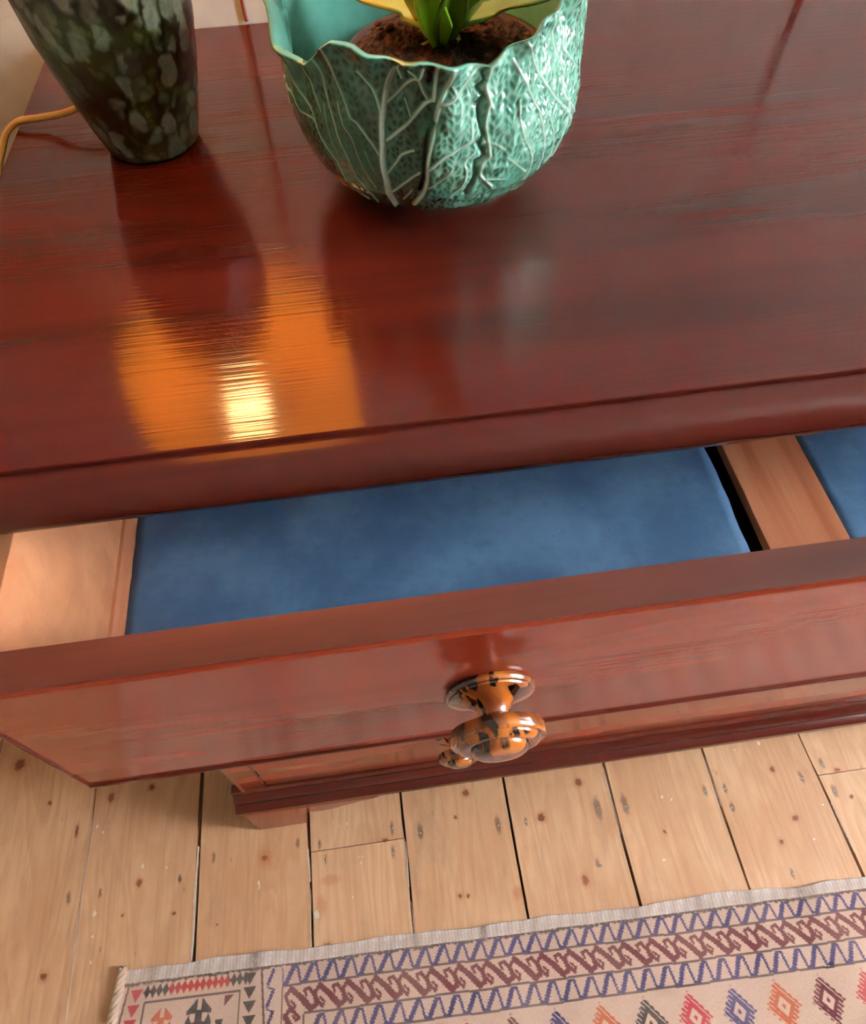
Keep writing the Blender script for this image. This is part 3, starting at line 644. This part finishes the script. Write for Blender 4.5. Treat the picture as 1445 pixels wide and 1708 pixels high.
# flower pot soil and the plant in it
PLX, PLY = .088, .632
PLANT = thing('potted_plant', 'green strap-leaved plant in dark bark soil inside the cabbage bowl', 'plant', (PLX, PLY, T+.012))
def soil_mat():
    m = NT('bark_soil'); v = m.objc(); a = m.noise(v, 90, 5, .7); b = m.voro(v, 140)
    c = m.mix(m.map(a, .4, .65), srgb(38, 20, 14), srgb(112, 66, 44)); c = m.mix(m.map(b.outputs[0], .2, .6, 0, .6), c, srgb(26, 14, 12))
    m.bump(m.math('ADD', a, b.outputs[0]), 1., .006); return m.p(Base_Color=c, Roughness=.85)
SOIL = soil_mat()
def soil_mesh():
    n, mr = 64, 26; vs, fs = [(PLX, PLY, T+.108)], []
    r_ = random.Random(4)
    for j in range(1, mr+1):
        r = .078*j/mr
        for i in range(n):
            a = 2*math.pi*i/n; vs.append((PLX+r*math.cos(a), PLY+r*math.sin(a), T+.108-.012*(j/mr)**3+r_.uniform(-.0025, .0025)))
    for i in range(n): fs.append((0, 1+i, 1+(i+1) % n))
    for j in range(mr-1):
        for i in range(n): fs.append((1+j*n+i, 1+(j+1)*n+i, 1+(j+1)*n+(i+1) % n, 1+j*n+(i+1) % n))
    me = mesh('soil', vs, fs); fixn(me); return me
mobj('inner_pot', lathe([(.055, .012), (.060, .013), (.079, .096), (.0805, .097), (.0805, .099), (.077, .099)], 48, (PLX, PLY, T)), plain('brown_plastic_pot', srgb(70, 42, 30), .5), PLANT, smooth=True)
so = mobj('soil', soil_mesh(), SOIL, PLANT, smooth=True); so['kind'] = 'stuff'
def chip(x, y, z, r, mat, name):
    bm = bmesh.new(); bmesh.ops.create_icosphere(bm, subdivisions=2, radius=1)
    rr = random.Random(int(x*1e5)); M_ = Matrix.Rotation(rr.random()*6, 3, 'Z') @ Matrix.Rotation(rr.random()*2, 3, 'X') @ Matrix.Diagonal((r*rr.uniform(.8, 1.5), r*rr.uniform(.6, 1), r*rr.uniform(.5, .8)))
    for v in bm.verts: v.co = M_ @ (v.co*(1+rr.uniform(-.12, .12)))+Vector((x, y, z))
    me = bpy.data.meshes.new('chip'); bm.to_mesh(me); bm.free(); return mobj(name, me, mat, PLANT, org=(x, y, z), smooth=True)
PEB = plain('pale_pebble', srgb(176, 160, 96), .5); BARK = plain('bark_chip', srgb(84, 48, 36), .8); ORG = plain('orange_bark', srgb(170, 100, 40), .8)
for px, py, r, mt in ((748, 56, .0045, PEB), (765, 50, .0055, PEB), (772, 42, .004, PEB), (757, 62, .005, PEB), (740, 60, .004, PEB), (706, 54, .005, ORG), (716, 62, .004, ORG), (775, 66, .005, BARK), (650, 45, .006, BARK), (665, 38, .006, BARK), (630, 40, .005, BARK), (800, 35, .006, BARK), (812, 50, .005, BARK), (795, 62, .005, BARK), (690, 48, .005, BARK)):
    q = at(px, py, T+.108); chip(q[0], q[1], T+.108, r*(1 if mt is PEB else .7), mt, 'pebble' if mt is PEB else 'bark_chip')
def leaf_mat(name, a, b):
    m = NT(name); v = m.objc(); n = m.noise(m.scaled(v, (1, 1, .4)), 28, 4); n2 = m.noise(v, 8, 2)
    c = m.mix(m.map(n2, .35, .65, 0, 1, True), a, b); c = m.mix(m.map(n, .5, .8, 0, .5), c, srgb(150, 146, 52)); m.bump(n, .2, .001)
    return m.p(Base_Color=c, Roughness=.35, Subsurface_Weight=.0, Coat_Weight=.3)
LG = leaf_mat('green_leaf', srgb(78, 122, 30), srgb(120, 152, 46)); LYL = leaf_mat('yellow_green_leaf', srgb(146, 150, 40), srgb(176, 170, 62)); LB = leaf_mat('bright_leaf', srgb(146, 194, 40), srgb(176, 212, 64))
def leaf(path, w, mat, fold=.35, label=None, side=None):
    P = spline(path, 10); n = len(P); vs, fs = [], []; K = 8
    for k, p in enumerate(P):
        t = k/(n-1); d = (P[min(k+1, n-1)]-P[max(k-1, 0)]).normalized()
        sd = d.cross(Vector((0, 0, 1))); sd = sd.normalized() if sd.length > .05 else Vector((1, 0, 0))
        if side: sd = (Vector(side)-d*Vector(side).dot(d)).normalized()
        nn = sd.cross(d); ww = w*(min(1, .38+t*2.2))*(1-t**3)**.7+.0008
        for i in range(K+1):
            u = -1+2*i/K; vs.append(p+sd*ww*u+nn*(abs(u)**1.3*ww*fold))
    for k in range(n-1):
        for i in range(K): a = k*(K+1)+i; fs.append((a, a+1, a+K+2, a+K+1))
    me = mesh('leaf', vs, fs); fixn(me); o = mobj('leaf', me, mat, PLANT, smooth=True, label=label)
    s_ = o.modifiers.new('s', 'SOLIDIFY'); s_.thickness = .0022; return o
c = at(738, 66, T+.108); cx, cy, cz = c[0], c[1], T+.106
V3 = lambda x, y, z: (cx+x, cy+y, cz+z)
A = lambda x, y, z: tuple(at(x, y, z))
B0 = lambda dx, dy: V3(dx, dy, -.002)
leaf([B0(-.003, .003), A(712, 32, 1.062), A(672, 12, 1.070), A(620, -12, 1.080), A(560, -48, 1.085)], .025, LYL, .12)
leaf([B0(.004, .003), A(780, 34, 1.062), A(838, 14, 1.072), A(900, -8, 1.084), A(975, -45, 1.085)], .0165, LG, .15)
leaf([B0(.002, .006), A(768, 22, 1.08), A(805, -10, 1.10), A(850, -60, 1.12), A(890, -120, 1.13)], .020, LG, .35)
leaf([B0(-.002, .007), A(722, 16, 1.08), A(700, -20, 1.10), A(660, -70, 1.12), A(620, -140, 1.13)], .022, LYL, .3)
leaf([B0(-.002, 0), A(729, 40, 1.075), A(718, 8, 1.10), A(706, -40, 1.13), A(690, -110, 1.16)], .0105, LB, .45, side=(1, .2, 0))
leaf([B0(.001, .004), A(746, 25, 1.08), A(754, -10, 1.11), A(766, -60, 1.15)], .012, LG, .5, side=(1, .3, 0))
for q in ((-.012, -.004), (.010, -.003)):
    mobj('root', tube(spline([V3(q[0]*.3, 0, .006), V3(q[0], q[1], .002), V3(q[0]*2, q[1]*1.2, -.002)], 6), .002, 8), PEB, PLANT, smooth=True)
mobj('leaf_sheath', tube([V3(0, .002, -.004), V3(0, .002, .006), V3(0, .003, .018)], lambda t: .0085-.002*t, 12), LYL, PLANT, smooth=True)

# ------------------------------------------------------------ rug
R0 = at(205, 1618, .004); R1 = at(1445, 1463, .004)
ru = (R1-R0)/np.linalg.norm(R1-R0); rv = np.array([ru[1], -ru[0], 0.])
RUGL, RUGW = 1.78, 1.05
RUG = thing('kilim_rug', 'flat-woven cream rug with blue wave, red scroll and diamond motifs', 'rug', (R0[0], R0[1], 0))
CR, DKB, NAVY, MAR, RED, ORA, GRY, PNK = [srgb(*c)[:3] for c in ((208, 178, 158), (56, 36, 36), (46, 40, 100), (100, 28, 42), (172, 44, 42), (188, 86, 44), (46, 42, 46), (182, 50, 64))]
def L1(u): return .0486-.0070*u/1.16
def L2(u): return .0866-.0070*u/1.14
def L3(u): return .1128-.0030*u/1.13
def L0(u): return .0205-.0030*u
def seg_d(U, V, a, b):
    ax, ay = a; bx, by = b; dx, dy = bx-ax, by-ay; t = np.clip(((U-ax)*dx+(V-ay)*dy)/(dx*dx+dy*dy), 0, 1)
    return np.hypot(U-ax-t*dx, V-ay-t*dy)
def paint_rug(U, V):
    sh = U.shape; U = U.ravel().copy(); V = V.ravel().copy(); n = len(U)
    C = np.tile(np.array(CR), (n, 1)); C *= (1+.05*np.sin(V*2100)[:, None]*0)+rng.uniform(-.06, .06, (n, 1))
    jag = .0006*np.sign(np.sin(V*1700))+rng.uniform(-.0003, .0003, n)
    def put(m, c, k=1.): C[m] = C[m]*(1-k)+np.array(c)*k*rng.uniform(.85, 1.12, (m.sum(), 1))
    def stroke(a, b, w, c, msk=None, UU=U, VV=V):
        m = (UU > min(a[0], b[0])-w) & (UU < max(a[0], b[0])+w) & (VV > min(a[1], b[1])-w) & (VV < max(a[1], b[1])+w)
        idx = np.where(m)[0]
        if not len(idx): return
        d = seg_d(UU[idx]+jag[idx], VV[idx], a, b); k = np.zeros(n, bool); k[idx[d < w/2]] = True; put(k, c)
    # frame lines
    e = .0006*np.sin(U*60)
    for f in (L1, L2, L3): put((np.abs(V-f(U)-e) < .0015) & (U > {L1: .2475, L2: .279, L3: .308}[f]), DKB, .9)
    put((np.abs(U-(.2155+.10*(V-.02))) < .0017) & (V > .02), DKB, .9)
    put((np.abs(U-.2475) < .0015) & (V > .048), DKB, .9); put((np.abs(U-.279) < .0015) & (V > .085), DKB, .9); put((np.abs(U-.308) < .0014) & (V > .111), DKB, .9)
    # black stitch line below the selvedge
    put((np.abs(V-L0(U)-.0006*np.sin(U*320)-.0008*np.sin(U*97)) < .0021+.0008*np.sin(U*700)), DKB, .95)
    # selvedge
    sv = V < L0(U)-.0015
    st = .5+.25*np.sin(U[sv]*310+V[sv]*90)+.25*np.sin(U[sv]*1130+3*np.sin(U[sv]*37))
    C[sv] = np.array(srgb(214, 196, 184)[:3])*(1-st[:, None])+np.array(srgb(255, 250, 246)[:3])*st[:, None]; C[sv] *= rng.uniform(.86, 1.1, (sv.sum(), 1))
    for u0, w, k in ((.046, .008, .5), (.118, .006, .3), (.205, .008, .7), (.452, .006, .55), (.56, .007, .75), (.64, .012, .25), (.80, .02, .4), (.905, .012, .35), (.985, .012, .4), (1.075, .02, .6), (1.3, .015, .5)):  # brown patches: shading of the folds painted into the selvedge
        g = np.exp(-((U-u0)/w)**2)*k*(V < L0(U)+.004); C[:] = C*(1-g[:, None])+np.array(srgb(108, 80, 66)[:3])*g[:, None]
    # blue waves
    def wave(u0, n_, top, bot, per, off=0):
        for k in range(n_):
            a = u0+k*per; t, b = top(a)+.0035, bot(a)-.0028; j = random.uniform(-.0012, .0012)
            if a > RUGL-.02: break
            stroke((a, b), (a+.0105+j, t+.002), .0066, NAVY); stroke((a+.0105+j, t), (a+.0170, t), .0036, NAVY)
            stroke((a+.0170, t), (a+.0220, b), .0036, NAVY); stroke((a+.0220, b), (a+per, b), .0030, NAVY)
    wave(.2525, 52, L0, L1, .0286); wave(.291, 50, L2, L3, .0291)
    stroke((.2475, .024), (.2485, .047), .0018, NAVY)
    for k in range(34):
        v = .0245+k*.0275
        stroke((.234, v), (.2265, v+.017), .0046, NAVY); stroke((.2265, v+.017), (.2265, v+.0225), .0022, NAVY); stroke((.2265, v+.0225), (.236, v+.0255), .0020, NAVY)
    # red running scroll
    S_ = [(1000, 230), (1035, 265), (1020, 305), (975, 250), (955, 190), (1000, 130), (1090, 210), (1160, 290), (1205, 260), (1195, 190), (1150, 120), (1110, 140), (1125, 185)]
    S_ = [((x-1080)/5.16*.00092, (y+.13*(x-1080)-212)/5.16*.00079) for x, y in S_]
    W_ = [.0034, .0040, .0045, .0047, .0052, .0078, .0088, .0068, .0052, .0048, .0045, .0036]
    for k in range(38):
        uc = .275+k*.0426
        if uc > RUGL-.04: break
        vc = (L1(uc)+L2(uc))/2
        for a, b, w in zip(S_[:-1], S_[1:], W_): stroke((uc+a[0], vc+a[1]), (uc+b[0], vc+b[1]), w, MAR)
    for k in range(22):
        vc = .10+k*.0426
        for a, b, w in zip(S_[:-1], S_[1:], W_): stroke((.263+a[1]*.75, vc+a[0]), (.263+b[1]*.75, vc+b[0]), w, MAR)
    # diamonds in the field
    cols = [RED, MAR, NAVY, ORA, GRY, PNK, NAVY, ORA, MAR, PNK]
    for row in range(9):
        vc = .1505+row*.085
        if vc > RUGW-.17: break
        for k in range(-8, 14):
            u0 = .9203+k*.0665+(row % 2)*.033
            if u0 < .335 or u0 > RUGL-.06: continue
            c_ = cols[(k+6+row*3) % 10]
            m = np.where((np.abs(U-u0) < .03) & (np.abs(V-vc) < .034))[0]
            du = (U[m]-u0)-.10*(V[m]-vc); dv = V[m]-vc
            r = np.abs(du)/.0245+np.abs(dv)/.0325
            hat = (np.sin((du*1.25-dv)*2*math.pi/.0088*(np.where(du > 0, 1, 1))) > -.7)
            ln = np.abs(r-.52) < .13
            k_ = ((r < 1.0+.08*np.sin(dv*900)) & (r > .40) & (hat | ln)) | (r < .12)
            kk = np.zeros(n, bool); kk[m[k_]] = True; put(kk, c_)
    # corner square
    ins = lambda a, b, c_, d: (U > a) & (U < b) & (V > c_) & (V < d)
    put((np.abs(U-(.0155-.08*(V-.02))) < .0016) & (V > .02), DKB, .9)
    vf = lambda u: .0465-.004*u
    put((np.abs(V-vf(U)) < .0014) & (U > .0435) & (U < .1855), DKB, .9); put((np.abs(U-.0440) < .0014) & (V > .046) & (V < .9), DKB, .9); put((np.abs(U-.1845) < .0015) & (V > .0458) & (V < .9), DKB, .9)
    for k in range(17):
        u = .045+k*.0092; c_ = GRY if k < 4 or k > 13 else RED; vv = .0335-.003*u/.2
        m = (np.abs(U-u)/.0050+np.abs(V-vv)/.0088 < 1); put(m, c_); stroke((u-.005, vv), (u+.005, vv), .0028, c_)
    def tri(u, v, w, h, c_):
        t = (V-v)/h; put((t > 0) & (t < 1) & (np.abs(U-u) < w*(1-t)), c_)
    for k in range(30): tri(.0295-.0012*k*(k < 6), .0285+k*.0185, .0095, .0165, PNK); tri(.1985+.0006*k*(k < 6), .0245+k*.0180, .0098, .0155, GRY)
    tri(.0295, .0285, .0095, .0165, PNK)
    def tree(u, v, c_, s=1.):
        for sg in (-1, 1):
            m = np.where((np.abs(U-u) < .03*s) & (V > v) & (V < v+.05*s))[0]
            x = sg*(U[m]-u)/s; y = (V[m]-v)/s
            k_ = ((x > .0028) & (x < .017) & (y > (x-.004)*1.05) & (y < .0165+.1*x)) | ((x > -.0005) & (x < .005) & (y > .013) & (y < .030)) | ((x > .0) & (x < .018) & (y > .026+.2*x) & (y < .034-.1*x)) | ((x > .009) & (x < .018) & (y > .018+abs(.3)*0) & (y < .03) & (np.abs(x-.0135) < (y-.018)*.45))
            kk = np.zeros(n, bool); kk[m[k_]] = True; put(kk, c_)
    tree(.0735, .0555, ORA, .9); tree(.1265, .0495, GRY, 1.05)
    put((U > .1625) & (U < .1765) & (V > .0492) & (V-.0492 < .0135*(1-(U-.1625)/.014)), MAR)
    tri(.157, .078, .006, .02, GRY)
    return np.clip(C, 0, 1).reshape(sh+(3,))
def rug_z(U, V):
    z = .0042+.0009*np.sin(U*17+V*9)+.0006*np.sin(U*41-V*23)
    for u0, w, h in ((.205, .02, .0018), (.56, .022, .0020), (.80, .03, .0018), (.985, .03, .003), (1.075, .035, .0048), (1.33, .05, .003), (.40, .04, .0010)):
        z = z+h*np.exp(-((U-u0-.25*V)/w)**2)*np.exp(-V/.35)
    return z+.0006*np.exp(-((V-L0(U))/.002)**2)*0-.0012*np.clip((V-L0(U))/.004, -1, 0)**2*0
def edge_w(U, V):
    e = np.clip(1-V/.02, 0, 1)
    return (.0014*np.sin(U*26)+.0008*np.sin(U*71+1)-.004*np.exp(-((U-.97)/.08)**2)+.003*np.exp(-((U-1.07)/.03)**2))*e
def build_rug():
    grids = [(np.arange(0, 1.2501, .001), np.arange(0, .1901, .001)), (np.linspace(1.25, RUGL, 200), np.linspace(0, .19, 90)), (np.linspace(0, RUGL, 420), np.linspace(.19, RUGW, 210))]
    Vs, Cs, Fs, base = [], [], [], 0
    for us, vv in grids:
        U, V = np.meshgrid(us, vv); C = paint_rug(U, V); Z = rug_z(U, V); Vw = V+edge_w(U, V)
        Uw = U-.12*V*np.clip(1-U/.3, 0, 1)*1.0
        P = R0[None, None]+Uw[..., None]*ru+Vw[..., None]*rv; P[..., 2] = Z
        Vs.append(P.reshape(-1, 3)); Cs.append(C.reshape(-1, 3)); nu = len(us); nv = len(vv)
        a = (np.arange(nv-1)[:, None]*nu+np.arange(nu-1)[None]).ravel()+base; Fs.append(np.stack([a, a+nu, a+nu+1, a+1], -1)); base += nu*nv
    Vs = np.concatenate(Vs); Cs = np.concatenate(Cs); Fs = np.concatenate(Fs)
    me = bpy.data.meshes.new('rug'); me.vertices.add(len(Vs)); me.vertices.foreach_set('co', Vs.astype(np.float32).ravel())
    me.loops.add(Fs.size); me.loops.foreach_set('vertex_index', Fs.astype(np.int32).ravel()); me.polygons.add(len(Fs))
    me.polygons.foreach_set('loop_start', np.arange(0, Fs.size, 4, dtype=np.int32)); me.polygons.foreach_set('loop_total', np.full(len(Fs), 4, dtype=np.int32)); me.update(); me.validate()
    ca = me.color_attributes.new('weave', 'FLOAT_COLOR', 'POINT'); ca.data.foreach_set('color', np.concatenate([Cs, np.ones((len(Cs), 1))], 1).astype(np.float32).ravel())
    return me
def rug_mat():
    m = NT('woven_wool'); a = m.add('ShaderNodeAttribute'); a.attribute_name = 'weave'; v = m.pos()
    n = m.noise(m.scaled(v, (900, 260, 1)), 1., 2); n2 = m.noise(m.scaled(v, (260, 900, 1)), 1., 2); n3 = m.noise(v, 14, 3)
    c = m.mix(m.map(n, .45, .7, 0, .22), a.outputs['Color'], srgb(110, 88, 72)); c = m.mix(m.map(n3, .3, .7, 0, .12), c, srgb(230, 200, 176), 'MIX')
    m.bump(m.math('ADD', n, n2), .5, .0012); return m.p(Base_Color=c, Roughness=.9, Sheen_Weight=.15)
RM = rug_mat()
ro = mobj('woven_field', build_rug(), RM, RUG, smooth=True)
sd = ro.modifiers.new('s', 'SOLIDIFY'); sd.thickness = .0025; sd.offset = -1
# twisted side cord
def twist():
    ms = []
    for ph in range(3):
        pts = []
        for k in range(560):
            v = -.003+k*.0019; a = k*.42+ph*2.094; uc = .0015-.12*v; q = R0+(uc+.0042*math.cos(a))*ru+v*rv; pts.append((q[0], q[1], .0072+.0036*math.sin(a)))
        ms.append(tube(pts, .0040, 6))
    return join(ms)
mobj('edge_cord', twist(), plain('cream_wool_cord', srgb(206, 182, 160), .9), RUG, smooth=True, label='twisted cream cord along the short side')
# short brushed fibres of the selvedge
def fibres():
    vs, fs = [], []; r_ = random.Random(3)
    for k in range(2600):
        u = r_.uniform(.015, 1.3); base = L0(u)+float(edge_w(np.array(u), np.array(.018))); v0 = base-r_.uniform(.004, .016); ln = r_.uniform(.004, .008) if r_.random() > .06 else .012
        du = r_.uniform(-.001, .0035); w = .00028
        z = float(rug_z(np.array(u), np.array(v0)))
        p = [R0+(u+s*w)*ru+v0*rv for s in (-1, 1)]+[R0+(u+du)*ru+(v0+ln)*rv]
        i = len(vs); vs += [(p[0][0], p[0][1], z+.0003), (p[1][0], p[1][1], z+.0003), (p[2][0], p[2][1], z+.0011)]; fs.append((i, i+1, i+2))
    return mesh('fibres', vs, fs)
fo = mobj('fringe_fibres', fibres(), plain('cream_fibre', srgb(226, 208, 192), .9), RUG); fo['kind'] = 'stuff'
